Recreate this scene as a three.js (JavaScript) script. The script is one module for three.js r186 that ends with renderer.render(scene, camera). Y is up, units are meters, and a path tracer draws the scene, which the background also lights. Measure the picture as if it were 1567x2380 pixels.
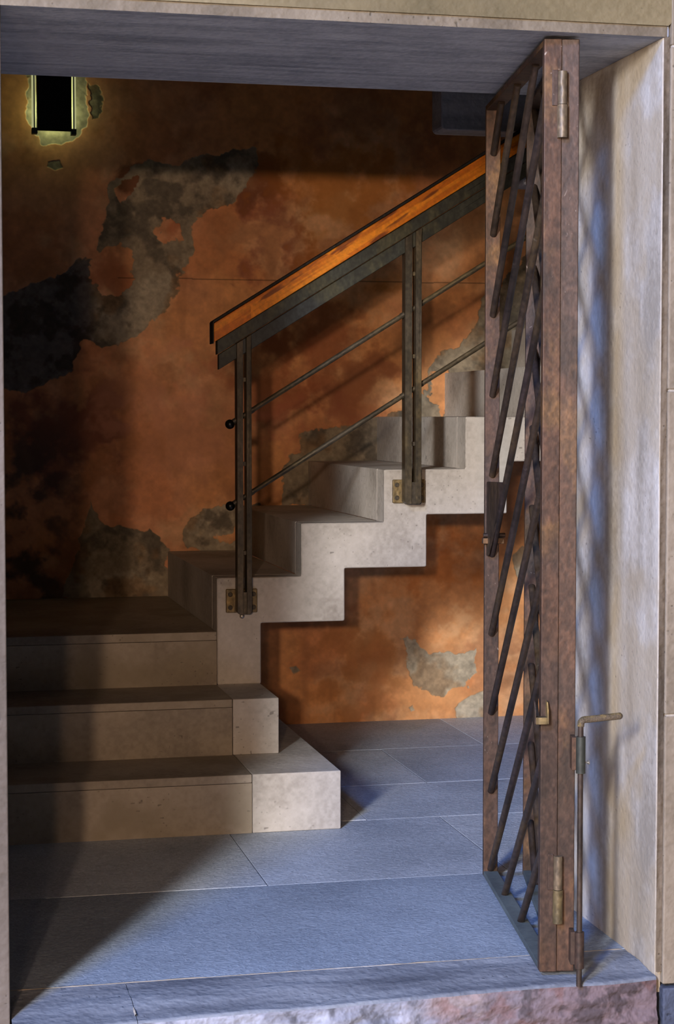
import * as THREE from 'three';
import { RoundedBoxGeometry } from 'three/addons/geometries/RoundedBoxGeometry.js';
import { mergeGeometries } from 'three/addons/utils/BufferGeometryUtils.js';

// ---------------------------------------------------------------- camera, sky, daylight, exposure
const scene = new THREE.Scene();
const renderer = new THREE.WebGLRenderer();
renderer.toneMapping = THREE.LinearToneMapping;
renderer.toneMappingExposure = 1.0;
renderer.shadowMap.enabled = true;

const FW = 1567, FH = 2380, FPX = 4263.26;
const camera = new THREE.PerspectiveCamera(2 * Math.atan(FH / 2 / FPX) * 180 / Math.PI, FW / FH, 0.05, 100);
camera.position.set(-0.1685, 1.2637, 3.8485);
camera.rotation.order = 'YXZ';
camera.rotation.set(-0.0524, -0.2229, -0.0003);
camera.updateMatrixWorld(true);

scene.background = new THREE.Color(0.32, 0.46, 0.72);

// The forecourt hall behind the camera is lit by daylight in a few openings of its far wall and one rooflight.
// x, y, z of each opening's light; radius in metres of the lit part; colour; candela
const DAYLIGHT = [
  // tall opening in the far wall: sunlit court seen through it
  [-3.50, 1.75, 6.5, 0.26, 0xffe8d0, 26],
  [-3.42, 2.35, 6.5, 0.27, 0xfff2e6, 68],
  [-3.24, 2.90, 6.5, 0.28, 0xfffaf6, 124],
  [-3.15, 3.35, 6.5, 0.27, 0xf4f5ff, 86],
  // rooflight: blue sky
  [-2.55, 4.50, 4.2, 0.46, 0x5a9cff, 122],
  // wide side opening on the left: open shade under the sky
  [-4.70, 3.50, 3.2, 1.10, 0xa4c2ff, 30],
  // two narrow slit windows at eye level
  [-1.216, 1.765, 6.5, 0.080, 0xffd6b4, 41],
  [-0.867, 1.755, 6.5, 0.072, 0xffd0aa, 13],
];
for (const [x, y, z, r, c, cd] of DAYLIGHT) {
  const l = new THREE.SpotLight(c, cd, 0, 0.52, 0.35, 2);
  l.position.set(x, y, z);
  l.target.position.set(0.9, 0.95, -1.2);
  l.castShadow = true;
  l.shadow.radius = r / 0.02;
  l.shadow.mapSize.set(2048, 2048);
  l.shadow.camera.near = 0.5; l.shadow.camera.far = 20;
  scene.add(l, l.target);
}

// ---------------------------------------------------------------- dimensions read from the photograph (metres)
const W = 1.4476, HD = 2.1013, T = 0.7722;            // doorway width, height, wall thickness
const R = 0.18, G = 0.2891;                            // riser, going
const Z1 = -1.5736, Z2 = -1.897, Z3 = -2.2179, ZB = -3.4783;
const XS1 = 1.0728, XS2 = 0.9423, XS3 = 0.9428, X4 = 0.7939, BT = 0.1541, BX = 0.1501;
const XL = -2.6, XR = 4.0, YC = 4.6;                   // stair hall: side walls, ceiling

// a photo pixel on a plane z = const
function at(px, py, z) {
  const d = new THREE.Vector3((px - FW / 2) / FPX, -(py - FH / 2) / FPX, -1).applyQuaternion(camera.quaternion);
  const t = (z - camera.position.z) / d.z;
  return camera.position.clone().addScaledVector(d, t);
}
const camInv = camera.matrixWorld.clone().invert();
function toPixel(x, y, z) {
  const v = new THREE.Vector3(x, y, z).applyMatrix4(camInv);
  return [FW / 2 + FPX * v.x / -v.z, FH / 2 - FPX * v.y / -v.z];
}

// ---------------------------------------------------------------- noise and textures
let seed = 1234567;
function rnd() { seed = (seed * 1664525 + 1013904223) >>> 0; return seed / 4294967296; }
function hash(x, y, s) {
  let h = (x * 374761393 + y * 668265263 + s * 2246822519) | 0;
  h = Math.imul(h ^ (h >>> 13), 1274126177); h ^= h >>> 16;
  return (h >>> 0) / 4294967296;
}
const mod = (a, n) => ((a % n) + n) % n;
function vnoise(x, y, s, px = 0, py = 0) {
  const xi = Math.floor(x), yi = Math.floor(y), fx = x - xi, fy = y - yi;
  const u = fx * fx * (3 - 2 * fx), v = fy * fy * (3 - 2 * fy);
  const X0 = px ? mod(xi, px) : xi, X1 = px ? mod(xi + 1, px) : xi + 1, Y0 = py ? mod(yi, py) : yi, Y1 = py ? mod(yi + 1, py) : yi + 1;
  const a = hash(X0, Y0, s), b = hash(X1, Y0, s), c = hash(X0, Y1, s), d = hash(X1, Y1, s);
  return a + (b - a) * u + (c - a) * v + (a - b - c + d) * u * v;
}
// fractal noise around 0.5; period in cells (0 = none)
function fbm(x, y, s, oct = 4, px = 0, py = 0) {
  let a = 0.5, t = 0, n = 0;
  for (let i = 0; i < oct; i++) { t += a * vnoise(x, y, s + i * 17, px, py); n += a; a *= 0.55; x *= 2; y *= 2; px *= 2; py *= 2; }
  return t / n;
}
const lerp = (a, b, t) => a + (b - a) * t;
const sstep = (a, b, x) => { const t = Math.min(1, Math.max(0, (x - a) / (b - a))); return t * t * (3 - 2 * t); };
const mix3 = (a, b, t) => [lerp(a[0], b[0], t), lerp(a[1], b[1], t), lerp(a[2], b[2], t)];
const hex = (h) => [(h >> 16) & 255, (h >> 8) & 255, h & 255];

function makeTextures(w, h, sx, sy, fn) {           // fn(u, v) in 0..1 -> [[r,g,b], height 0..1]
  const c = new Uint8Array(w * h * 4), b = new Uint8Array(w * h * 4);
  for (let j = 0; j < h; j++) for (let i = 0; i < w; i++) {
    const [col, ht] = fn((i + 0.5) / w, (j + 0.5) / h);
    const k = (j * w + i) * 4;
    c[k] = Math.max(0, Math.min(255, col[0])); c[k + 1] = Math.max(0, Math.min(255, col[1])); c[k + 2] = Math.max(0, Math.min(255, col[2])); c[k + 3] = 255;
    b[k] = b[k + 1] = b[k + 2] = Math.max(0, Math.min(255, ht * 255)); b[k + 3] = 255;
  }
  const set = (d, srgb) => {
    const t = new THREE.DataTexture(d, w, h, THREE.RGBAFormat);
    t.wrapS = t.wrapT = THREE.RepeatWrapping; t.magFilter = THREE.LinearFilter; t.minFilter = THREE.LinearMipmapLinearFilter; t.generateMipmaps = true;
    if (srgb) t.colorSpace = THREE.SRGBColorSpace;
    t.repeat.set(1 / sx, 1 / sy); t.needsUpdate = true; return t;
  };
  return { map: set(c, true), bumpMap: set(b, false) };
}
function mat(tx, o = {}) {
  return new THREE.MeshStandardMaterial({ roughness: 0.85, metalness: 0, ...(tx ? { map: tx.map, bumpMap: tx.bumpMap, bumpScale: 0.002 } : {}), ...o });
}

// grey cast concrete, 1.2 m tile; grainX / grainY stretch the streaks
function concrete(base, dark, light, sd, opt = {}) {
  const { kx = 5, ky = 5, streak = 0.35, pits = 1, n = 768, size = 1.2, tint = null, grain = 0 } = opt;
  return makeTextures(n, n, size, size, (u, v) => {
    const big = fbm(u * 4, v * 4, sd, 4, 4, 4), st = fbm(u * kx, v * ky, sd + 50, 4, kx, ky), fine = fbm(u * 96, v * 96, sd + 90, 3, 96, 96);
    const gr = grain ? vnoise(u * 300 + 3 * vnoise(u * 90, v * 90, sd + 300, 90, 90), v * 300 + 3 * vnoise(u * 90, v * 90, sd + 301, 90, 90), sd + 302) - 0.5 : 0;
    let t = (big - 0.5) * 1.3 + (st - 0.5) * streak * 4 + (fine - 0.5) * 0.55 + gr * grain;
    let c = t < 0 ? mix3(hex(base), hex(dark), Math.min(1, -t * 1.5)) : mix3(hex(base), hex(light), Math.min(1, t * 1.5));
    if (tint) c = mix3(c, hex(tint), sstep(0.5, 0.72, fbm(u * 6, v * 6, sd + 130, 4, 6, 6)) * 0.6);
    const p = vnoise(u * 150, v * 150, sd + 200, 150, 150), hole = pits * sstep(0.9, 0.97, p) * sstep(0.5, 0.75, vnoise(u * 9, v * 9, sd + 210, 9, 9));
    c = mix3(c, hex(dark).map((q) => q * 0.7), hole * 0.6);
    return [c, 0.5 + (fine - 0.5) * 0.7 + (st - 0.5) * 0.5 - hole * 0.4 + gr * grain * 0.6];
  });
}
const txStair = concrete(0xb9b3a9, 0x918a80, 0xd2ccc3, 11, { streak: 0.2 });
const txStep = concrete(0xa09584, 0x7b7166, 0xb4a998, 23, { streak: 0.2, tint: 0x8f8470 });
const txSoffit = concrete(0xb6bac4, 0x8b909c, 0xd2d5dc, 31, { kx: 3, ky: 48, streak: 0.26, pits: 0.2 });
const txReveal = concrete(0xb6aea3, 0x958c7f, 0xcdc7be, 43, { kx: 20, ky: 2, streak: 0.45, pits: 0.6, tint: 0xa3937a });
const txFace = concrete(0x706345, 0x5c5136, 0x827455, 57, { streak: 0.15, pits: 0.9, tint: 0x695d42 });
const txJamb = concrete(0x877a68, 0x6b604f, 0x9b8e7b, 61, { kx: 14, ky: 4, streak: 0.3, pits: 1 });
const txMortar = concrete(0x85796a, 0x5d5448, 0x9d9282, 67, { kx: 12, ky: 4, streak: 0.4 });
const txFloor = concrete(0xb6bdc4, 0x9ba3ab, 0xced5db, 71, { streak: 0.1, pits: 0.3, n: 1024, grain: 0.9 });
const txThreshold = concrete(0x7b818b, 0x5c626d, 0x959ba4, 83, { kx: 3, ky: 14, streak: 0.45, pits: 0.8 });
const txRough = makeTextures(1024, 256, 1.46, 0.4, (u, v) => { // hewn face: bluish-grey stone on the left, pinkish with pale scabs to the right
  const x = u * 1.46, y = v * 0.4, a = fbm(x * 9, y * 9, 97, 5), b = fbm(x * 30, y * 30, 98, 4), d = fbm(x * 120, y * 120, 99, 2);
  const pink = sstep(0.85, 1.2, x + (a - 0.5) * 0.5);
  let c = mix3([134, 137, 150], [112, 96, 99], pink);
  c = mix3(c, c.map((q) => q * 0.7), sstep(0.5, 0.7, b)); c = mix3(c, mix3([168, 172, 186], [150, 132, 128], pink), sstep(0.56, 0.68, a) * 0.8);
  c = mix3(c, [120, 84, 78], pink * sstep(0.55, 0.7, fbm(x * 14 + 5, y * 14, 96, 4)) * 0.6);
  return [c.map((q) => q * (0.9 + d * 0.2)), 0.5 + (b - 0.5) * 0.8 + (d - 0.5) * 0.4];
});
const txHall = concrete(0xa39a8e, 0x857c70, 0xb9b0a4, 103, { pits: 0.4, n: 512, size: 2.4 });

// rusted bronze-brown steel, 0.6 m tile
function rust(base, dark, ochre, violet, sd, opt = {}) {
  const { specks = 1, n = 512, m = 1536 } = opt;        // tile 0.6 m wide, 2.2 m tall
  return makeTextures(n, m, 0.6, 2.2, (u, v) => {
    const a = fbm(u * 5, v * 13, sd, 5, 5, 13), b = fbm(u * 7, v * 16, sd + 30, 5, 7, 16), f = fbm(u * 80, v * 200, sd + 60, 3, 80, 200), s = fbm(u * 40, v * 20, sd + 77, 3, 40, 20);
    const zone = fbm(u * 2, v * 6, sd + 140, 3, 2, 6);
    let c = hex(base);
    c = mix3(c, hex(violet), sstep(0.46, 0.6, zone) * 0.7);
    c = mix3(c, hex(dark), sstep(0.5, 0.72, a) * 0.75);
    c = mix3(c, hex(ochre), sstep(0.53, 0.7, b) * sstep(0.62, 0.42, zone) * 0.85);
    const k = 0.98 + (f - 0.5) * 0.6 + (s - 0.5) * 0.4;
    c = c.map((q) => q * k);
    const sp = specks * sstep(0.945, 0.98, vnoise(u * 120 + 20 * vnoise(u * 9, v * 30, sd + 5, 9, 30), v * 190 + 9 * vnoise(u * 9, v * 30, sd + 6, 9, 30), sd + 300)) * sstep(0.6, 0.75, vnoise(u * 7, v * 22, sd + 310, 7, 22));
    c = mix3(c, [190, 182, 170], sp * 0.8);
    return [c, 0.5 + (f - 0.5) * 0.8 + (s - 0.5) * 0.3];
  });
}
const txRust = rust(0x50392a, 0x33281f, 0x664b2e, 0x44352c, 131, { specks: 0.9 });
const txBar = rust(0x41352b, 0x2d2520, 0x4f402c, 0x3a3030, 151, { specks: 0.25, n: 256, m: 768 });
const txBronze = rust(0x564c3a, 0x3b3528, 0x6b5c3e, 0x4a4339, 171, { specks: 0.1, n: 256, m: 768 });
const txBrass = rust(0x7a6844, 0x544a35, 0x917845, 0x67594a, 181, { specks: 0.2, n: 256, m: 768 });
const txGreen = rust(0x34362e, 0x23241f, 0x4a4732, 0x2c3134, 191, { specks: 0, n: 256, m: 768 });

// ---------------------------------------------------------------- materials
const M = {
  stair: mat(txStair, { bumpScale: 0.0012 }), step: mat(txStep, { bumpScale: 0.0012 }), soffit: mat(txSoffit, { bumpScale: 0.002 }),
  reveal: mat(txReveal, { bumpScale: 0.002 }), face: mat(txFace, { bumpScale: 0.003 }), jamb: mat(txJamb, { bumpScale: 0.003 }), mortar: mat(txMortar, { color: 0xc4bcb0, bumpScale: 0.005 }),
  floor: [0xffffff, 0xf3f5f8, 0xe8ebf0, 0xc6cfdb].map((c) => mat(txFloor, { color: c, bumpScale: 0.0016, roughness: 0.72 })),
  joint: mat(null, { color: 0x66686c, roughness: 1 }),
  threshold: mat(txThreshold, { bumpScale: 0.004 }), rough: mat(txRough, { bumpScale: 0.006 }), hall: mat(txHall),
  rust: mat(txRust, { bumpScale: 0.0006, roughness: 0.55, metalness: 0.25 }), bar: mat(txBar, { bumpScale: 0.0004, roughness: 0.5, metalness: 0.3 }),
  bronze: mat(txBronze, { bumpScale: 0.0003, roughness: 0.5, metalness: 0.35 }), green: mat(txGreen, { bumpScale: 0.0003, roughness: 0.55, metalness: 0.1 }),
  brass: mat(txBrass, { color: 0xffffff, roughness: 0.5, metalness: 0.25 }),
  ball: mat(null, { color: 0x14120f, roughness: 0.3, metalness: 0.4 }), steel: mat(null, { color: 0xb8b4aa, roughness: 0.35, metalness: 0.8 }),
  black: mat(null, { color: 0x050505, roughness: 0.9 }), patina: mat(null, { color: 0x2f3f38, roughness: 0.6, metalness: 0.2 }),
  rail: mat(txThreshold, { color: 0xa8b4ac, roughness: 0.7, bumpScale: 0.0006 }),
};

// ---------------------------------------------------------------- geometry helpers
function boxUV(g) {
  g = g.index ? g.toNonIndexed() : g;
  const p = g.attributes.position, uv = new Float32Array(p.count * 2);
  const a = new THREE.Vector3(), b = new THREE.Vector3(), c = new THREE.Vector3();
  for (let i = 0; i < p.count; i += 3) {
    a.fromBufferAttribute(p, i); b.fromBufferAttribute(p, i + 1); c.fromBufferAttribute(p, i + 2);
    const n = b.clone().sub(a).cross(c.clone().sub(a)), x = Math.abs(n.x), y = Math.abs(n.y), z = Math.abs(n.z);
    [a, b, c].forEach((q, k) => {
      const j = (i + k) * 2;
      if (x >= y && x >= z) { uv[j] = q.z; uv[j + 1] = q.y; } else if (y >= z) { uv[j] = q.x; uv[j + 1] = q.z; } else { uv[j] = q.x; uv[j + 1] = q.y; }
    });
  }
  g.setAttribute('uv', new THREE.BufferAttribute(uv, 2));
  return g;
}
function box(x0, x1, y0, y1, z0, z1, r = 0.002) {
  const w = Math.abs(x1 - x0), h = Math.abs(y1 - y0), d = Math.abs(z1 - z0);
  const q = Math.min(r, w * 0.45, h * 0.45, d * 0.45);
  const g = q > 0 ? new RoundedBoxGeometry(w, h, d, 1, q) : new THREE.BoxGeometry(w, h, d);
  g.translate((x0 + x1) / 2, (y0 + y1) / 2, (z0 + z1) / 2);
  return boxUV(g);
}
function rounded(points, r) {                          // polygon with small arcs at its corners
  const s = new THREE.Shape(), n = points.length;
  points.forEach((p, i) => {
    const a = points[(i + n - 1) % n], b = points[(i + 1) % n], rr = typeof r === 'function' ? r(i) : r;
    const da = Math.hypot(a[0] - p[0], a[1] - p[1]), db = Math.hypot(b[0] - p[0], b[1] - p[1]), q = Math.min(rr, da * 0.45, db * 0.45);
    const p0 = [p[0] + (a[0] - p[0]) / da * q, p[1] + (a[1] - p[1]) / da * q], p1 = [p[0] + (b[0] - p[0]) / db * q, p[1] + (b[1] - p[1]) / db * q];
    if (i === 0) s.moveTo(...p0); else s.lineTo(...p0);
    s.quadraticCurveTo(p[0], p[1], ...p1);
  });
  s.closePath();
  return s;
}
function prism(points, z0, z1, r = 0.003, bevel = 0) { // outline in x/y, from z0 back to z1
  const d = Math.abs(z1 - z0) - 2 * bevel;
  const g = new THREE.ExtrudeGeometry(rounded(points, r), { depth: d, bevelEnabled: bevel > 0, bevelSize: bevel, bevelOffset: -bevel, bevelThickness: bevel, bevelSegments: 1, curveSegments: 4 });
  g.translate(0, 0, Math.min(z0, z1) + bevel);
  return boxUV(g);
}
function tube(a, b, r, seg = 12) {
  const A = new THREE.Vector3(...a), B = new THREE.Vector3(...b), d = B.clone().sub(A);
  const g = new THREE.CylinderGeometry(r, r, d.length(), seg, 1);
  const uv = g.attributes.uv; for (let i = 0; i < uv.count; i++) uv.setXY(i, uv.getX(i) * r * 6.283, uv.getY(i) * d.length());
  g.applyQuaternion(new THREE.Quaternion().setFromUnitVectors(new THREE.Vector3(0, 1, 0), d.normalize()));
  g.translate(...A.add(B).multiplyScalar(0.5).toArray());
  return g;
}
let partNo = 0;
function shiftUV(g) { const u = g.attributes.uv, a = hash(++partNo, 7, 3) * 3, b = hash(partNo, 8, 3) * 3; for (let i = 0; i < u.count; i++) u.setXY(i, u.getX(i) + a, u.getY(i) + b); return g; }
function mesh(name, geo, material, parent, label) {
  if (['stile', 'rail', 'bar', 'post', 'twin_bar', 'rod', 'stone_block', 'flight_step', 'lower_step', 'tread_slab', 'end_block', 'lock_plate', 'upper_flat_bar', 'lower_flat_bar', 'hinge', 'upper_knuckle'].includes(name)) shiftUV(geo);
  const m = new THREE.Mesh(geo, material); m.name = name; m.castShadow = m.receiveShadow = true;
  if (label) m.userData.label = label;
  (parent || scene).add(m); return m;
}
const used = {};
function thing(name, label, category, opt = {}) {
  const o = new THREE.Group(); const k = used[name] = (used[name] ?? -1) + 1; o.name = k ? name + '_' + String(k).padStart(3, '0') : name;
  o.userData = { label, category }; if (opt.group) o.userData.group = opt.group;
  if (opt.kind) { o.userData.kind = opt.kind; }
  if (opt.at) o.position.set(...opt.at);
  scene.add(o); return o;
}
function structure(name, label, category) { return thing(name, label, category, { kind: 'structure' }); }
function roughGrid(w, h, nx, ny, amp, f, sd) {         // x/y sheet, bumped along +z
  const g = new THREE.PlaneGeometry(w, h, nx, ny), p = g.attributes.position;
  for (let i = 0; i < p.count; i++) { const x = p.getX(i), y = p.getY(i); p.setZ(i, (fbm((x + 9) * f, (y + 9) * f, sd, 4) - 0.5) * 2 * amp); }
  g.computeVertexNormals(); return g;
}

// ================================================================ SETTING
// ---- floor slabs of the stair hall and doorway
const floor = structure('floor', 'blue-grey stone slab floor of the doorway and stair hall', 'floor');
mesh('bed', box(XL - 0.2, XR + 0.2, -0.2, -0.002, ZB - 0.2, -0.19, 0), M.joint, floor, 'dark mortar bed under the slabs');
const rows = [
  [-0.19, -0.955, [-0.02, W + 0.02]],
  [-0.955, -1.677, [XL, 0.729, 1.415, 2.25, XR]],
  [-1.677, -2.20, [XL, 0.35, 1.18, 2.02, XR]],
  [-2.20, -2.85, [XL, 0.62, 1.52, 2.4, XR]],
  [-2.85, ZB, [XL, 0.9, 1.93, XR]],
];
let fi = 0;
for (const [za, zb, xs] of rows) for (let i = 0; i + 1 < xs.length; i++) {
  const g = box(xs[i] + 0.0016, xs[i + 1] - 0.0016, -0.06, 0 + (hash(fi, 3, 9) - 0.5) * 0.0015, zb + 0.0016, za - 0.0016, 0.0016);
  const uv = g.attributes.uv, ou = hash(fi, 1, 5), ov = hash(fi, 2, 5);
  for (let k = 0; k < uv.count; k++) uv.setXY(k, uv.getX(k) + ou, uv.getY(k) + ov);
  mesh('slab', g, za === -0.19 ? M.floor[3] : M.floor[fi % 3], floor); fi++;
}
mesh('slab', box(XL, -0.02, -0.06, 0, -0.955, -T - 0.002, 0.003), M.floor[0], floor);
mesh('slab', box(W + 0.02, XR, -0.06, 0, -0.955, -T - 0.002, 0.003), M.floor[1], floor);

// ---- threshold stones with a rough front
const threshold = structure('threshold', 'worn stone threshold with a rough-hewn pinkish front edge', 'threshold');
{
  const cuts = [0.002, 0.262, 1.446];
  const nose = (x) => { const k = [[0, 0.05], [0.2, 0.05], [0.43, 0.042], [0.65, 0.04], [0.87, 0.024], [1.15, 0.009], [1.3, 0.02], [1.46, 0.009]]; for (let i = 1; i < k.length; i++) if (x <= k[i][0]) return lerp(k[i - 1][1], k[i][1], sstep(k[i - 1][0], k[i][0], x)); return 0.009; };
  for (let s = 0; s < 2; s++) {
    const x0 = cuts[s] + 0.0006, x1 = cuts[s + 1] - 0.0006, nx = Math.round((x1 - x0) / 0.006), prof = [];
    // section from the back top edge over the worn nose and down the hewn face: [place on the top 0..1, drop below the nose, hewn share]
    for (let i = 0; i <= 30; i++) prof.push([i / 30, 0, 0]);
    for (let i = 1; i <= 5; i++) { const a = i / 5 * Math.PI / 2; prof.push([1, -0.009 * (1 - Math.cos(a)), 0.25 * i / 5, 0.008 * Math.sin(a)]); }
    for (let i = 1; i <= 28; i++) prof.push([1, lerp(-0.009, -0.19, i / 28), Math.min(1, 0.3 + i / 6), 0.008]);
    const pos = [], uv = [];
    for (let i = 0; i <= nx; i++) for (let j = 0; j < prof.length; j++) {
      const x = lerp(x0, x1, i / nx), [t, drop, hew, out = 0] = prof[j], zn = nose(x) - 0.008 + (fbm(x * 16, 3.3, 477, 4) - 0.5) * 0.008;
      const z = lerp(-0.187, zn, t) + out, yy = drop * 6 + z;
      const n = fbm(x * 14 + 3, yy * 5 + 7, 401, 5) - 0.5, m = fbm(x * 5, yy * 18 + 20, 433, 4) - 0.5;
      const wear = sstep(0.45, 1, t) * (0.009 + 0.01 * (fbm(x * 4, 9.1, 491, 3) - 0.4));
      pos.push(x, drop - wear + (1 - Math.min(1, hew * 2)) * m * 0.007 * sstep(0, 0.12, t), z + hew * (n * 0.03 + m * 0.012));
      uv.push(x, z - drop);
    }
    for (const [nm, j0, j1, m] of [['tread', 0, 34, M.threshold], ['hewn_face', 34, prof.length - 1, M.rough]]) {
      const g = new THREE.BufferGeometry(); const ii = [];
      for (let i = 0; i < nx; i++) for (let j = j0; j < j1; j++) { const a = i * prof.length + j, b = a + prof.length; ii.push(a, a + 1, b, b, a + 1, b + 1); }
      g.setAttribute('position', new THREE.Float32BufferAttribute(pos, 3)); g.setAttribute('uv', new THREE.Float32BufferAttribute(uv, 2)); g.setIndex(ii); g.computeVertexNormals();
      mesh(nm, g, m, threshold);
    }
  }
  mesh('core', box(0.0, 1.4476, -0.22, -0.03, -0.188, -0.012, 0), M.joint, threshold);
  // crumbling pale mortar along the joints
  const strip = (len, w, sdd) => { const g = new THREE.PlaneGeometry(len, w, Math.round(len / 0.006), 4), p = g.attributes.position; g.rotateX(-Math.PI / 2);
    for (let i = 0; i < p.count; i++) { const x = p.getX(i), q = fbm(x * 26, 1.7, sdd, 4) - 0.5, e = Math.abs(p.getZ(i)) > w * 0.4 ? 1 : 0; p.setZ(i, p.getZ(i) * (0.75 + q * 1.2) + (fbm(x * 5, 4.4, sdd + 3, 3) - 0.5) * 0.006); p.setY(i, e ? -0.004 : 0.0005 + q * 0.003); }
    const u = g.attributes.uv; for (let i = 0; i < u.count; i++) u.setXY(i, u.getX(i) * len, u.getY(i) * w); g.computeVertexNormals(); return g; };
  const a = strip(1.43, 0.011, 733); a.translate(W / 2, 0, -0.19); mesh('mortar_joint', a, M.reveal, threshold, 'pale crumbling mortar joint');
  const b = strip(0.21, 0.007, 741); b.rotateY(Math.PI / 2); b.translate(0.262, -0.004, -0.085); mesh('mortar_joint', b, M.reveal, threshold);
}

// ---- front wall around the doorway
const wallFront = structure('wall_front', 'thick stone wall around the doorway', 'wall');
mesh('left_pier', box(-5.2, 0, -0.4, HD + 0.4, -T, 0, 0.004), mat(txJamb, { color: 0xb4b4bc, bumpScale: 0.003 }), wallFront, 'grey stone pier beside the doorway');
{ // right pier: stone blocks in front, mortar strip and concrete lining towards the doorway
  const ys = [-0.03, 0.588, 1.32, HD - 0.02, HD + 0.4];
  for (let i = 0; i + 1 < ys.length; i++) mesh('stone_block', box(W + 0.0145, 4.4, ys[i] + 0.002, ys[i + 1] - 0.002, -T, 0.006, 0.004), M.jamb, wallFront);
  for (const y of ys.slice(1, 4)) mesh('bed_joint', box(W + 0.018, 4.4, y - 0.003, y + 0.003, -T + 0.01, 0.003, 0), M.reveal, wallFront, 'pale mortar joint');
  mesh('plinth_block', box(W + 0.012, 4.4, -0.4, -0.034, -T, 0.012, 0.006), mat(txThreshold, { color: 0x8f95a8, bumpScale: 0.006 }), wallFront, 'dark blue-grey stone at the foot of the pier');
  const g = new THREE.PlaneGeometry(0.0135, HD, 4, 240), p = g.attributes.position;
  for (let i = 0; i < p.count; i++) { const x = p.getX(i), y = p.getY(i), e = Math.abs(x) > 0.006 ? 0 : 1; p.setZ(i, e * (fbm(x * 90 + 5, y * 12, 611, 4) - 0.55) * 0.008 - 0.001); }
  g.computeVertexNormals(); g.translate(W + 0.0068, HD / 2, -0.0005);
  { const uv = g.attributes.uv; for (let i = 0; i < uv.count; i++) uv.setXY(i, uv.getX(i) * 0.0135, uv.getY(i) * HD); }
  mesh('mortar_strip', g, M.mortar, wallFront, 'flaking brown mortar strip along the pier edge');
  mesh('lining', box(W, W + 0.0145, -0.05, HD, -T, -0.009, 0.0015), M.reveal, wallFront, 'streaked pale concrete reveal of the doorway');
}
mesh('upper_wall', prism([[-5.2, HD + 0.0265], [W + 0.008, HD + 0.0235], [W + 0.06, HD + 0.075], [4.4, HD + 0.075], [4.4, 4.9], [-5.2, 4.9]], 0.004, -T, 0.0005), M.face, wallFront, 'buff rendered wall above the lintel');

// ---- concrete lintel with board-marked soffit
const lintel = structure('trim_1', 'board-marked grey concrete lintel over the doorway', 'lintel');
mesh('beam', box(-0.12, W + 0.0135, HD, HD + 0.42, -T, -0.004, 0.003), M.soffit, lintel);
{
  const g = roughGrid(W + 0.5, 0.0255, 260, 6, 0.0016, 26, 655);
  g.translate((W - 0.5) / 2 + 0.006, HD + 0.0128, -0.0015);
  { const uv = g.attributes.uv; for (let i = 0; i < uv.count; i++) uv.setXY(i, uv.getX(i) * (W + 0.5), uv.getY(i) * 0.0255); }
  mesh('front_edge', g, mat(txJamb, { color: 0xd4d2ca, bumpScale: 0.004 }), lintel, 'pitted grey front edge of the lintel');
}

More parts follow.
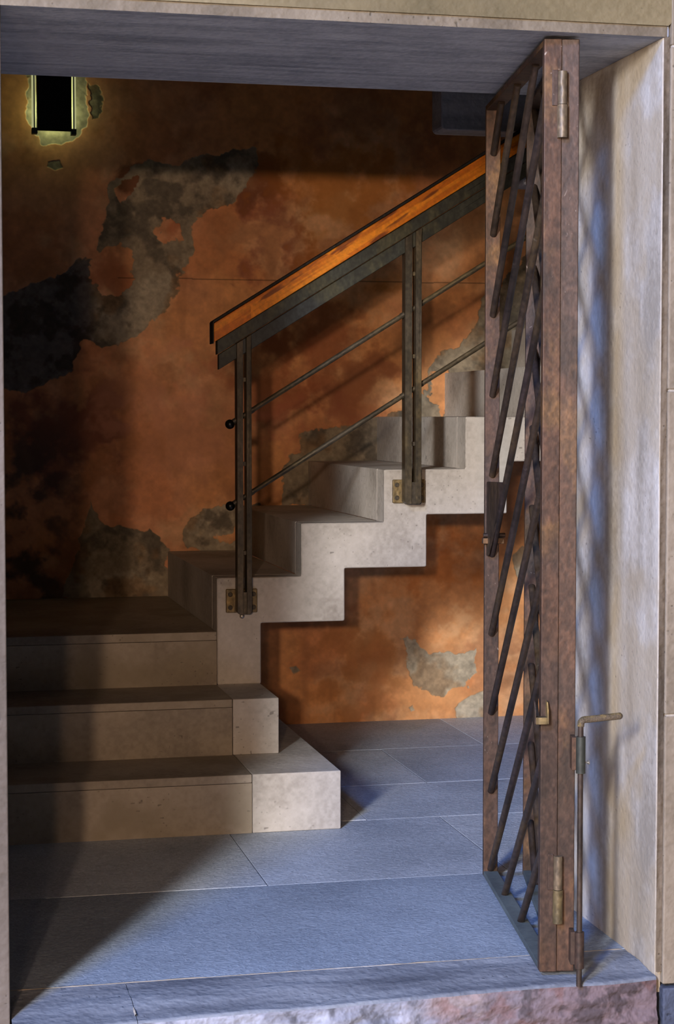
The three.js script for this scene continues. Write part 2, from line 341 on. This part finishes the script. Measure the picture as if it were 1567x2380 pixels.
// ---- back wall of the stair hall: stained orange plaster with bare patches
const hallPlaster = mat(concrete(0xd99c70, 0xa8754f, 0xecbe92, 907, { pits: 0.2, n: 512, size: 2.2, tint: 0xcd8558 }), { bumpScale: 0.003, roughness: 0.92 });
const wallBack = structure('wall_back', 'orange lime plaster wall, patchy and peeling to grey', 'wall');
{
  // outlines of the bare patches, as pixels of the photograph brought onto the wall plane
  const patches = [
    { t: 'grey', p: [[600, 345], [606, 400], [545, 470], [470, 498], [450, 540], [444, 590], [420, 640], [404, 690], [385, 730], [330, 768], [300, 785], [240, 806], [190, 800], [160, 850], [120, 890], [60, 908], [-20, 912], [-20, 690], [70, 655], [150, 632], [205, 612], [240, 600], [226, 570], [236, 500], [250, 440], [286, 402], [300, 372], [352, 372], [400, 380], [480, 362], [540, 340]] },
    { t: 'grey', p: [[208, 1160], [238, 1215], [300, 1240], [348, 1236], [390, 1268], [400, 1290], [398, 1392], [130, 1392], [170, 1320], [196, 1240]] },
    { t: 'grey', p: [[470, 1182], [520, 1166], [606, 1172], [606, 1290], [440, 1284], [428, 1240], [446, 1206]] },
    { t: 'grey', p: [[652, 1088], [676, 1056], [694, 1048], [700, 1012], [742, 990], [800, 985], [900, 970], [990, 905], [1012, 836], [1090, 772], [1130, 700], [1270, 540], [1270, 910], [1052, 910], [1052, 985], [900, 985], [900, 1090], [724, 1090], [722, 1180], [650, 1180]] },
    { t: 'pale', p: [[924, 1490], [940, 1480], [968, 1502], [1000, 1520], [1060, 1530], [1112, 1514], [1120, 1560], [1092, 1604], [1042, 1622], [1002, 1602], [962, 1594], [944, 1545]] },
    { t: 'pale', p: [[1060, 1650], [1084, 1622], [1124, 1602], [1132, 1676], [1062, 1672]] },
    { t: 'pale', p: [[1190, 1290], [1214, 1270], [1250, 1284], [1250, 1340], [1206, 1344]] },
    { t: 'grey', p: [[672, 1550], [690, 1546], [700, 1558], [684, 1566]] },
    { t: 'pale', p: [[950, 1642], [960, 1636], [966, 1648], [956, 1654]] },
    { t: 'pale', p: [[60, 150], [198, 150], [194, 300], [180, 318], [166, 334], [98, 334], [84, 314], [64, 292]] },  // bare plaster round the wall lamp, its glow painted in as paler colour
    { t: 'grey', p: [[200, 190], [222, 198], [238, 226], [228, 262], [206, 282], [198, 262], [208, 236]] },
    { t: 'grey', p: [[112, 378], [140, 374], [148, 392], [128, 402], [110, 394]] },
  ];
  const islands = [ // plaster still standing inside the bare patches
    [[225, 600], [270, 570], [312, 590], [318, 640], [290, 690], [240, 690], [222, 650]],
    [[362, 520], [395, 512], [428, 530], [424, 552], [386, 556], [362, 540]],
    [[280, 420], [312, 396], [322, 440], [300, 470], [278, 456]],
    [[520, 1236], [560, 1230], [562, 1262], [524, 1262]],
    [[1010, 860], [1034, 850], [1046, 930], [1026, 968], [1006, 930]],
    [[990, 830], [1000, 840], [996, 930], [982, 920]],
  ];
  const blots = [ // stains: pixel, radius, colour, strength
    [640, 525, 90, [144, 82, 66], 0.7], [300, 415, 40, [80, 46, 29], 0.8], [575, 420, 60, [96, 59, 41], 0.6], [400, 530, 30, [176, 96, 60], 0.6],
    [260, 660, 60, [186, 104, 72], 0.5], [170, 1010, 120, [105, 59, 55], 0.6], [620, 880, 110, [161, 85, 52], 0.5], [760, 830, 120, [147, 80, 50], 0.5],
    [700, 1040, 90, [202, 119, 92], 0.5], [840, 940, 80, [161, 105, 75], 0.5], [1070, 1440, 60, [255, 216, 170], 0.6], [1110, 780, 40, [172, 149, 110], 0.5],
    [860, 1560, 100, [178, 116, 62], 0.5], [1030, 1330, 70, [202, 110, 41], 0.5], [820, 1640, 26, [225, 172, 126], 0.5], [1020, 1560, 70, [246, 188, 133], 0.4],
    [800, 470, 150, [202, 128, 50], 0.6], [430, 1000, 130, [236, 167, 133], 0.4], [330, 900, 90, [236, 172, 138], 0.4],
  ];
  const sd = (P, x, y) => { // signed distance, inside positive
    let d = 1e9, inside = false;
    for (let i = 0, j = P.length - 1; i < P.length; j = i++) {
      const ax = P[j][0], ay = P[j][1], bx = P[i][0], by = P[i][1], ex = bx - ax, ey = by - ay, wx = x - ax, wy = y - ay;
      const t = Math.max(0, Math.min(1, (wx * ex + wy * ey) / (ex * ex + ey * ey))), qx = wx - ex * t, qy = wy - ey * t;
      d = Math.min(d, qx * qx + qy * qy);
      if ((ay > y) !== (by > y) && x < (bx - ax) * (y - ay) / (by - ay) + ax) inside = !inside;
    }
    return Math.sqrt(d) * (inside ? 1 : -1);
  };
  for (const q of patches) { q.b = [Math.min(...q.p.map((v) => v[0])) - 40, Math.max(...q.p.map((v) => v[0])) + 40, Math.min(...q.p.map((v) => v[1])) - 40, Math.max(...q.p.map((v) => v[1])) + 40]; }
  const X0 = -1.5, X1 = 3.0, Y0 = -0.05, Y1 = 3.1, wm = X1 - X0, hm = Y1 - Y0, nw = 2048, nh = 1434;
  const sal = hex(0xe0a27a), och = hex(0xe6a56c), red = hex(0xcd8558), pale = hex(0xf0c498), brown = hex(0xa8754f), grey = hex(0xa0947e), dgrey = hex(0x5f594f), lgrey = hex(0xc9c0aa), spotShade = hex(0x4a4340);
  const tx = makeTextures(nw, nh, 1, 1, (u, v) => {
    const x = X0 + u * wm, y = Y0 + v * hm; const [px, py] = toPixel(x, y, ZB);
    const big = fbm(x * 1.6 + 3, y * 1.6, 701, 4), mid = fbm(x * 6, y * 6, 719, 5), fine = fbm(x * 60, y * 60, 733, 3), cl = fbm(x * 3.1 + 8, y * 3.6, 747, 5), ver = fbm(x * 14, y * 2.2, 761, 4);
    const m2 = fbm(x * 9 + 31, y * 9, 703, 5), m3 = fbm(x * 4.2 + 60, y * 4.2, 709, 6), m4 = fbm(x * 20, y * 20, 713, 4);
    let c = mix3(sal, och, sstep(0.35, 0.65, big + (x - 0.9) * 0.2));
    c = mix3(c, red, sstep(0.47, 0.64, m3) * 0.5);
    c = mix3(c, pale, sstep(0.5, 0.66, cl * 0.6 + m2 * 0.4) * 0.6);
    c = mix3(c, brown, sstep(0.52, 0.7, fbm(x * 4.4 + 20, y * 4.4, 777, 6)) * 0.45);
    c = mix3(c, mix3(brown, red, 0.4), sstep(0.52, 0.66, m2) * sstep(0.44, 0.6, m3) * 0.45);
    c = mix3(c, brown, sstep(0.6, 0.8, ver) * 0.25);
    const k = 0.99 + (fine - 0.5) * 0.12 + (m4 - 0.5) * 0.2; c = c.map((q) => q * k);
    let ht = 0.72 + (mid - 0.5) * 0.18 + (fine - 0.5) * 0.04;
    for (const [bx, by, br, bc, ba] of blots) { const q = Math.hypot(px - bx, py - by) / br; if (q < 1.9) c = mix3(c, bc, ba * 0.8 * sstep(1.25, 0.35, q + (m2 - 0.5) * 3.2 + (m4 - 0.5) * 1.2)); }
    // damp dark spotting low on the left, mostly shade painted into the colour
    const dampShade = sstep(260, 60, px) * sstep(900, 1080, py) * sstep(0.42, 0.62, fbm(x * 9, y * 9, 801, 5));
    c = mix3(c, spotShade, dampShade * 0.75);
    // thin horizontal day-joint
    const yj = 1.812 + (fbm(x * 5, 2, 811, 3) - 0.5) * 0.006; if (Math.abs(y - yj) < 0.0022 && x > 0.6) { c = c.map((q) => q * 0.72); ht -= 0.1; }
    // bare patches
    const wx = (fbm(x * 9, y * 9, 821, 5) - 0.5) * 46 + (fbm(x * 40, y * 40, 823, 3) - 0.5) * 12, wy = (fbm(x * 9 + 40, y * 9, 827, 5) - 0.5) * 46 + (fbm(x * 40 + 9, y * 40, 829, 3) - 0.5) * 12;
    let d = -1e9, kind = 'grey';
    for (const q of patches) {
      if (px < q.b[0] || px > q.b[1] || py < q.b[2] || py > q.b[3]) continue;
      const s = q.p.length < 6 ? 0.35 : 1, e = sd(q.p, px + wx * s, py + wy * s); if (e > d) { d = e; kind = q.t; }
    }
    if (d > -12) {
      for (const q of islands) { const e = -sd(q, px + wx * 1.7, py + wy * 1.7); if (e < d) d = e; }
      const a = sstep(-1.2, 2.2, d);
      let g = mix3(grey, lgrey, kind === 'pale' ? 0.92 : sstep(0.5, 0.7, cl) * 0.7);
      g = mix3(g, dgrey, sstep(0.46, 0.66, fbm(x * 12 + 5, y * 12, 841, 5)) * (kind === 'pale' ? 0.12 : 0.7));
      g = mix3(g, [150, 110, 70], sstep(0.54, 0.7, fbm(x * 7 + 50, y * 7, 853, 4)) * 0.45);
      // blackened crust on the big patch towards the corner
      const crust = sstep(236, 200, px + wx * 0.4) * sstep(930, 900, py) * sstep(560, 640, py);
      g = mix3(g, mix3([112, 109, 112], spotShade, sstep(0.42, 0.6, fbm(x * 15, y * 15, 861, 5))), crust * 0.85);
      const gk = 0.95 + (fine - 0.5) * 0.34; g = g.map((q) => q * gk);
      c = mix3(c, g, a);
      ht = lerp(ht, 0.42 + (fbm(x * 22, y * 22, 871, 4) - 0.5) * 0.5, a);
    }
    return [c, ht];
  });
  const g = new THREE.BoxGeometry(wm, hm, 0.3);
  g.translate((X0 + X1) / 2, (Y0 + Y1) / 2, ZB - 0.15);
  const p = g.attributes.position, uv = g.attributes.uv;
  for (let i = 0; i < p.count; i++) uv.setXY(i, (p.getX(i) - X0) / wm, (p.getY(i) - Y0) / hm);
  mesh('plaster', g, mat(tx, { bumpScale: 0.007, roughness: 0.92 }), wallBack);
  for (const b of [[XL, X0, Y0, YC], [X1, XR, Y0, YC], [X0, X1, Y1, YC]]) mesh('plaster', box(...b, ZB - 0.3, ZB, 0), hallPlaster, wallBack);
}
// ---- other walls and the ceiling of the stair hall
for (const [nm, lb, b] of [['wall_left', 'orange plastered side wall beyond the landing', [XL - 0.3, XL, -0.2, YC, ZB - 0.3, -T]], ['wall_right', 'orange plastered side wall at the top of the stairs', [XR, XR + 0.3, -0.2, YC, ZB - 0.3, -T]]]) {
  const w = structure(nm, lb, 'wall'); mesh('plaster', box(...b, 0), hallPlaster, w);
}
mesh('slab', box(XL - 0.3, XR + 0.3, YC, YC + 0.2, ZB - 0.3, -T, 0), M.hall, structure('ceiling', 'plain plastered ceiling of the stair hall', 'ceiling'));

// ---- forecourt hall behind the camera
{
  const g = structure('floor_forecourt', 'stone floor of the hall outside the doorway', 'floor');
  mesh('paving', box(-5.4, 4.6, -0.4, -0.19, 0.03, 7.2, 0), M.hall, g);
  const c = structure('ceiling_forecourt', 'ceiling of the outer hall with one rooflight', 'ceiling');
  for (const b of [[-5.4, -3.15, -0.2, 7.2], [-1.95, 4.6, -0.2, 7.2], [-3.15, -1.95, -0.2, 3.6], [-3.15, -1.95, 4.8, 7.2]]) mesh('slab', box(b[0], b[1], 4.9, 5.1, b[2], b[3], 0), M.hall, c);
  const lw = structure('wall_forecourt_left', 'left wall of the outer hall with a wide opening', 'wall');
  for (const b of [[-0.4, 4.9, 0, 2.0], [-0.4, 4.9, 4.4, 7.2], [-0.4, 2.3, 2.0, 4.4], [4.7, 4.9, 2.0, 4.4]]) mesh('masonry', box(-5.4, -5.2, b[0], b[1], b[2], b[3], 0), M.hall, lw);
  mesh('masonry', box(4.4, 4.6, -0.4, 4.9, 0, 7.2, 0), M.hall, structure('wall_forecourt_right', 'right wall of the outer hall', 'wall'));
  const f = structure('wall_forecourt_far', 'far wall of the outer hall with tall opening and two slits', 'wall');
  for (const b of [[-5.2, -3.85, -0.4, 4.9], [-3.85, -2.8, -0.4, 1.4], [-3.85, -2.8, 3.7, 4.9], [-2.8, -1.32, -0.4, 4.9], [-1.32, -1.11, -0.4, 1.6], [-1.32, -1.11, 1.93, 4.9], [-1.11, -0.96, -0.4, 4.9], [-0.96, -0.77, -0.4, 1.6], [-0.96, -0.77, 1.91, 4.9], [-0.77, 4.4, -0.4, 4.9]]) mesh('masonry', box(b[0], b[1], b[2], b[3], 6.6, 6.95, 0), M.hall, f);
}

// ================================================================ STAIRCASE
const stairs = thing('staircase', 'grey concrete and stone staircase with folded zigzag flight turning right', 'staircase');
{
  const x0 = XL + 0.025, xr = XR - 0.025;
  // two lower steps: tread slab and riser panel on the left, cast end block on the right
  for (const [n, zf, xe, xj] of [[1, Z1, XS1, at(587, 1870, Z1).x], [2, Z2, XS2, at(541, 1690, Z2).x]]) {
    const y0 = (n - 1) * R, y1 = n * R, th = 0.026;
    const s = mesh('lower_step', box(x0, xj - 0.001, y0, y1 - th - 0.001, ZB, zf - 0.002, 0.001), M.step, stairs, 'brownish stone riser');
    mesh('tread_slab', box(x0, xj - 0.001, y1 - th, y1, ZB, zf, 0.003), M.step, s);
    mesh('end_block', box(xj + 0.0005, xe, y0, y1, ZB, zf, 0.0035), M.stair, s, 'pale cast concrete end of the step');
  }
  // landing
  const ld = mesh('landing', box(x0, X4 - 0.0015, 2 * R, 3 * R - 0.03, ZB, Z3 - 0.002, 0.001), M.step, stairs);
  mesh('tread_slab', box(x0, X4 - 0.0015, 3 * R - 0.029, 3 * R, ZB, Z3, 0.003), M.step, ld);
  // zigzag edge beam
  const K = 9, pts = [[X4, 2 * R], [XS3, 2 * R], [XS3, 4 * R - BT]];
  for (let k = 4; k <= K; k++) { pts.push([X4 + (k - 3) * G + BX, k * R - BT]); if (k < K) pts.push([X4 + (k - 3) * G + BX, (k + 1) * R - BT]); }
  pts[pts.length - 1] = [xr, K * R - BT]; pts.push([xr, K * R]);
  for (let k = K; k >= 4; k--) { pts.push([X4 + (k - 4) * G, k * R]); if (k > 4) pts.push([X4 + (k - 4) * G, (k - 1) * R]); }
  mesh('zigzag_edge_beam', prism(pts, Z3, Z3 - 0.105, 0.006, 0.003), M.stair, stairs, 'pale concrete zigzag edge of the flight');
  // steps of the flight behind the edge beam
  for (let k = 4; k <= K; k++) {
    const xa = X4 + (k - 4) * G, xb = k === K ? xr : xa + G;
    const low = k === 4 ? 2 * R : (k - 1) * R;
    mesh('flight_step', prism([[xa, low], [xa, k * R], [xb - 0.001, k * R], [xb - 0.001, k * R - BT], [xa + BX, k * R - BT], [xa + BX, low]], Z3 - 0.107, ZB, 0.003), M.stair, stairs);
  }
  // support wall under the landing end
  mesh('support', box(X4 + 0.002, XS3 - 0.002, 2 * R, 4 * R - BT - 0.002, ZB, Z3 - 0.108, 0.001), M.step, stairs);
}
// ---- upper flight seen under the lintel
{
  const u = thing('upper_flight', 'dark blue-grey underside of an upper concrete flight below the lintel', 'stair flight');
  const a = at(1028, 300, Z3), b = at(1218, 306, Z3), y0 = a.y, xa = a.x, xb = b.x;
  mesh('zigzag_edge_beam', prism([[xa, y0], [xb, y0], [xb, y0 - R], [XR - 0.025, y0 - R], [XR - 0.025, y0 + 0.1], [xb + BX, y0 + 0.1], [xb + BX, y0 + 0.28], [xa, y0 + 0.28]], Z3 - 0.008, Z3 - 0.128, (i) => 0.02, 0.003), M.soffit, u);
}

// ---- stair railing
const railing = thing('stair_railing', 'bronze stair railing with orange wooden handrail and ball-ended rods', 'railing');
{
  const zc = -2.185, sl = R / G;                        // plane of the railing, slope
  const h0 = at(491, 747, zc), xe = 2.5;
  const bar = (x0, yTop0, x1, v, z0, z1, r) => {        // parallelogram bar: top edge starts at (x0, yTop0), vertical depth v
    const y1 = yTop0 + (x1 - x0) * sl;
    return prism([[x0, yTop0 - v], [x1, y1 - v], [x1, y1], [x0, yTop0]], z0, z1, r, 0.0015);
  };
  const wood = makeTextures(768, 768, 0.9, 0.9, (u, v) => {
    const g = fbm(u * 4 - v * 2, v * 60 - u * 38, 921, 4), f = fbm(u * 90, v * 90, 937, 3);
    const worn = sstep(0.6, 0.72, fbm(u * 9 - v * 5, v * 26 - u * 16, 947, 4));
    let c = mix3(hex(0xe88c16), hex(0xcc6e08), sstep(0.4, 0.65, g)); c = mix3(c, hex(0x4c1c08), worn * 0.6);
    return [c.map((q) => q * (0.86 + f * 0.26)), 0.5 + (g - 0.5) * 0.6 - worn * 0.3];
  });
  const zf = zc + 0.034, zk = zc - 0.034;
  const hr = mesh('handrail', bar(h0.x + 0.004, h0.y - 0.008, xe, 0.062, zf, zk, 0.003), mat(wood, { roughness: 0.5, bumpScale: 0.0008 }), railing, 'orange stained wooden handrail');
  const capM = mat(txGreen, { color: 0x6b4a3a, roughness: 0.7 });
  mesh('dark_cap', prism([[h0.x, h0.y - 0.074], [h0.x + 0.0035, h0.y - 0.074], [h0.x + 0.0035, h0.y - 0.006], [xe, h0.y - 0.006 + (xe - h0.x - 0.0035) * sl], [xe, h0.y + (xe - h0.x) * sl], [h0.x + 0.003, h0.y + 0.001], [h0.x, h0.y - 0.004]], zf + 0.001, zk - 0.001, 0.001), capM, hr, 'dark worn leather edge on the handrail');
  const b0 = at(503, 790, zc), g0 = at(505, 823, zc);
  mesh('upper_flat_bar', bar(b0.x, h0.y - 0.074 + (b0.x - h0.x) * sl, xe, 0.0465, zc + 0.02, zc - 0.02, 0.002), M.green, railing, 'dark green-black flat bar');
  const lowTop = h0.y - 0.1235;
  mesh('lower_flat_bar', bar(at(507, 850, zc).x, lowTop + (at(507, 850, zc).x - h0.x) * sl, xe, 0.050, zc + 0.013, zc - 0.013, 0.002), M.green, railing, 'dark green-black flat bar');
  const topAt = (x) => lowTop + (x - h0.x) * sl;
  // posts
  const posts = [[at(548, 900, zc).x, at(582, 900, zc).x, at(560, 1427, zc).y], [at(938, 900, zc).x, at(976, 900, zc).x, at(955, 1171, zc).y]];
  const dx = posts[1][0] - posts[0][0]; posts.push([posts[1][0] + dx, posts[1][1] + dx, posts[1][2] + 2 * R]);
  for (const [xa, xb, yb] of posts) {
    const w = xb - xa, lw = w * 0.42, rw = w * 0.36, zf2 = zc + 0.024, zb2 = Z3 + 0.012;
    const po = mesh('post', prism([[xa, yb + 0.008], [xa + 0.008, yb], [xa + lw, yb], [xa + lw, topAt(xa + lw)], [xa, topAt(xa)]], zf2, zb2, 0.001, 0.0012), M.bronze, railing);
    mesh('twin_bar', prism([[xb - rw, yb], [xb - 0.006, yb], [xb, yb + 0.006], [xb, topAt(xb)], [xb - rw, topAt(xb - rw)]], zf2, zb2, 0.001, 0.0012), M.bronze, po);
    mesh('foot_block', box(xa + lw - 0.001, xb - rw + 0.001, yb, yb + 0.075, zf2 - 0.003, zb2, 0.001), M.bronze, po);
    for (const f of [0.22, 0.55, 0.86]) mesh('spacer', box(xa + lw - 0.001, xb - rw + 0.001, yb + (topAt(xa) - yb) * f, yb + (topAt(xa) - yb) * f + 0.014, zf2 - 0.012, zb2 + 0.004, 0.001), M.bronze, po);
    const pl = mesh('bracket_plate', box(xa - 0.031, xb + 0.026, yb + 0.002, yb + 0.082, Z3, Z3 + 0.0125, 0.003), M.brass, po, 'brass fixing plate');
    for (const sx of [xa - 0.017, xb + 0.013]) for (const sy of [yb + 0.02, yb + 0.064]) {
      const s = new THREE.TorusGeometry(0.006, 0.0022, 8, 16); s.translate(sx, sy, Z3 + 0.0128);
      const c = new THREE.CylinderGeometry(0.0045, 0.0052, 0.003, 14); c.rotateX(Math.PI / 2); c.translate(sx, sy, Z3 + 0.0132);
      mesh('screw', mergeGeometries([s.toNonIndexed(), c.toNonIndexed()]), M.bronze, pl);
    }
  }
  { const n = at(566, 1434, zc); const b = new THREE.SphereGeometry(0.009, 14, 10); b.scale(1, 1, 0.8); b.translate(n.x, n.y, Z3 + 0.006); mesh('fixing_nut', b, M.steel, railing.children.find((q) => q.name === 'post'), 'small pale fixing nut under the post'); }
  // two rods with ball ends
  for (const [px, py] of [[534.5, 986], [535.5, 1176]]) {
    const b = at(px, py, zc), m = new THREE.SphereGeometry(0.0162, 24, 16), sl2 = sl * 0.995; m.translate(b.x, b.y, zc);
    const rod = mesh('rod', tube([b.x, b.y, zc], [xe, b.y + (xe - b.x) * sl2, zc], 0.0084, 14), M.bronze, railing);
    mesh('ball_end', m, M.ball, rod, 'small black ball');
    for (const [xa, xb] of posts.slice(0, 2)) for (const q of [xa - 0.004, xb + 0.004]) mesh('collar', tube([q - 0.005, b.y + (q - 0.005 - b.x) * sl2, zc], [q + 0.005, b.y + (q + 0.005 - b.x) * sl2, zc], 0.0098, 14), M.bronze, rod);
  }
}

// ================================================================ FOLDING GATE
function gateLeaf(P, Q, name, label, bars) {
  const L = Math.hypot(Q[0] - P[0], Q[1] - P[1]);
  const t = thing(name, label, 'gate', { at: [P[0], 0, P[1]] });
  t.rotation.y = Math.atan2(-(Q[1] - P[1]), Q[0] - P[0]);
  const y0 = 0.006, y1 = 2.094, hw = 0.0198;
  mesh('stile', box(-0.012, 0.012, y0, y1, -hw, hw, 0.002), M.rust, t);
  mesh('stile', box(L - 0.008, L + 0.008, y0, y1, -hw, hw, 0.002), M.rust, t);
  mesh('rail', box(0.012, L - 0.008, y1 - 0.014, y1, -hw, hw, 0.002), M.rust, t);
  mesh('rail', box(0.012, L - 0.008, y0, y0 + 0.014, -hw, hw, 0.002), M.rail, t, 'grey-green lower rail');
  for (let k = 0; k < bars.n; k++) {
    const yc = bars.y0 - bars.dy * k, s = bars.s;         // height at the far stile, slope towards the near stile
    let ua = L - 0.008, ya = yc, ub = 0.012, yb = yc + s * (L - 0.02);
    const lo = y0 + 0.014, hi = y1 - 0.014;
    if (s > 0) {
      if (ya < lo) { ua -= (lo - ya) / s; ya = lo; }
      if (yb > hi) { ub += (yb - hi) / s; yb = hi; }
    } else {
      if (yb < lo) { ub += (lo - yb) / -s; yb = lo; }
      if (ya > hi) { ua -= (ya - hi) / -s; ya = hi; }
    }
    if (ua - ub < 0.05) continue;
    mesh('bar', tube([ua, ya, 0], [ub, yb, 0], 0.0092, 12), M.bar, t);
  }
  return { t, L };
}
const A = [1.204, -0.050], C = [1.339, -0.905], B = [1.2440, -0.046], D = [1.448, -0.888];
{
  const { t, L } = gateLeaf(A, C, 'gate_leaf', 'rusty brown gate leaf with slanting round bars, swung clear of the wall', { n: 12, y0: 1.965, dy: 0.2155, s: 0.85 });
  // hinge knuckles between the two leaves
  for (const [yb, yt] of [[1.877, 2.022], [0.119, 0.272]]) {
    const ym = (yb + yt) / 2, k = mesh('hinge', tube([-0.0165, yb, 0.0205], [-0.0165, ym - 0.0006, 0.0205], 0.0116, 16), M.brass, t, 'brass-brown hinge knuckle');
    mesh('upper_knuckle', tube([-0.0165, ym + 0.0006, 0.0205], [-0.0165, yt, 0.0205], 0.0104, 16), M.brass, k);
    mesh('hinge_pad', box(-0.0145, -0.011, ym - 0.002, yt + 0.004, -0.002, 0.011, 0.0015), M.rust, k);
  }
  // lock plate and bolt on the far stile
  const u = L - 0.008;
  const lp = prism([[u - 0.235, 1.092], [u - 0.001, 1.086], [u - 0.001, 0.885], [u - 0.02, 0.885]], 0.002, -0.002, 0.008, 0.0008);
  { const q = lp.attributes.position; for (let i = 0; i < q.count; i++) q.setZ(i, q.getZ(i) - 0.0135 + (u - q.getX(i)) * 0.07); lp.computeVertexNormals(); }
  mesh('lock_plate', lp, M.bar, t, 'dark brown triangular lock plate');
  const bl = mesh('latch', box(u - 0.02, u + 0.004, 0.918, 0.934, -0.027, 0.031, 0.002), M.rust, t);
  mesh('latch_bolt', tube([u - 0.012, 0.941, -0.025], [u - 0.012, 0.941, 0.034], 0.0062, 12), M.rust, bl);
  // small shackle on the near stile
  const shp = [[-0.034, 0.574], [-0.012, 0.574], [-0.012, 0.626], [-0.022, 0.624], [-0.032, 0.606]];
  const sh = mesh('shackle', prism(shp, -0.0055, -0.0085, 0.003), M.brass, t, 'small brass-edged shackle');
  mesh('shackle_foot', box(-0.034, -0.012, 0.574, 0.590, -0.034, -0.0085, 0.001), M.brass, sh);
  mesh('shackle_side', prism(shp, -0.034, -0.037, 0.003), M.bar, sh);
}
{
  const { t } = gateLeaf(B, D, 'gate_leaf', 'rusty brown gate leaf folded against the concrete reveal, with drop bolt', { n: 12, y0: 2.525, dy: 0.2155, s: -0.85 });
  const wp = (x, y, z) => { t.updateMatrixWorld(true); return t.worldToLocal(new THREE.Vector3(x, y, z)).toArray(); };
  const zr = 0.02, x = at(1348, 2000, zr).x, yb = at(1347, 2292, zr).y, yt = at(1350, 1676, zr).y;
  const hA = at(1346, 1672, zr), hB = at(1440, 1664, zr + 0.012);
  const bolt = mesh('drop_bolt', tube(wp(x, yb, zr), wp(x, yt, zr), 0.0064, 14), M.bar, t, 'brown drop bolt rod with bent handle');
  const pts = [[x, yt - 0.012, zr], [x + 0.001, yt - 0.002, zr], [x + 0.007, yt + 0.003, zr], [x + 0.02, yt + 0.0035, zr + 0.001], [hB.x, hB.y, hB.z]].map((q) => new THREE.Vector3(...wp(...q)));
  mesh('handle', new THREE.TubeGeometry(new THREE.CatmullRomCurve3(pts, false, 'catmullrom', 0.2), 40, 0.0078, 14), M.brass, bolt, 'worn brass-brown bent handle');
  const tip = new THREE.SphereGeometry(0.0078, 14, 10); tip.translate(...pts[4].toArray()); mesh('handle_tip', tip, M.brass, bolt);
  const sA = at(1350, 1712, zr).y, sB = at(1350, 1797, zr).y, cA = at(1347, 2166, zr).y, cB = at(1347, 2250, zr).y;
  for (const [a, b] of [[sA, sB], [cA, cB]]) {
    const s = mesh('sleeve', tube(wp(x + 0.0005, b, zr), wp(x + 0.0005, a, zr), 0.0106, 18), M.bar, bolt, 'dark pipe sleeve');
    s.material = a === sA ? M.green : M.rust;
    mesh('bracket', box(-0.05, -0.008, b + 0.004, a - 0.004, 0.008, 0.0185, 0.001), M.rust, bolt);
  }
  const kz = at(1368, 1772, zr); mesh('set_screw', tube(wp(x + 0.008, kz.y, zr), wp(x + 0.0185, kz.y, zr), 0.0022, 10), M.steel, bolt);
  mesh('screw_head', tube(wp(x + 0.0175, kz.y, zr), wp(x + 0.0205, kz.y, zr), 0.005, 14), M.steel, bolt, 'bright screw head');
}

// ================================================================ WALL LAMP
{
  const zf = ZB + 0.085, a = at(86, 303, zf), b = at(167, 303, zf), y0 = a.y, y1 = y0 + 0.34;
  const s = thing('wall_lamp', 'black shielded wall lamp glowing greenish at its sides, on the orange wall', 'lamp', { at: [(a.x + b.x) / 2, y0, ZB] });
  const hw = (b.x - a.x) / 2, d = zf - ZB;
  mesh('front_shield', box(-hw, hw, 0, y1 - y0, d - 0.006, d, 0.002), M.black, s, 'matt black front shield');
  mesh('top_cap', box(-hw - 0.022, hw + 0.022, y1 - y0, y1 - y0 + 0.01, 0, d, 0.002), M.black, s);
  const glow = new THREE.MeshStandardMaterial({ color: 0xcfd08a, roughness: 0.4, emissive: new THREE.Color(0.62, 0.62, 0.3), emissiveIntensity: 0.6 });
  for (const q of [-1, 1]) {
    mesh('glass_side', box(q * (hw + 0.003), q * (hw + 0.018), 0.012, y1 - y0, d - 0.04, d - 0.012, 0.003), glow, s, 'glowing pale green glass');
    mesh('patina_frame', box(q * (hw + 0.007), q * (hw + 0.0115), -0.008, y1 - y0, d - 0.046, d - 0.009, 0.001), M.patina, s, 'dark green bronze glazing bar');
    mesh('corner_foot', box(q * (hw - 0.003), q * (hw + 0.019), -0.01, 0.012, d - 0.045, d - 0.008, 0.002), M.patina, s);
  }
  const bulb = new THREE.CylinderGeometry(0.014, 0.014, 0.2, 16); bulb.translate(0, 0.13, 0.032);
  mesh('lamp_tube', bulb, new THREE.MeshStandardMaterial({ color: 0xffffff, emissive: new THREE.Color(1.0, 0.92, 0.45), emissiveIntensity: 0.9 }), s, 'lit lamp tube behind the shield');
  const l = new THREE.PointLight(0xe6f0a8, 0.042); l.position.set((a.x + b.x) / 2, y0 + 0.085, ZB + 0.032); l.castShadow = true; l.shadow.radius = 0.6; scene.add(l);
}

renderer.render(scene, camera);
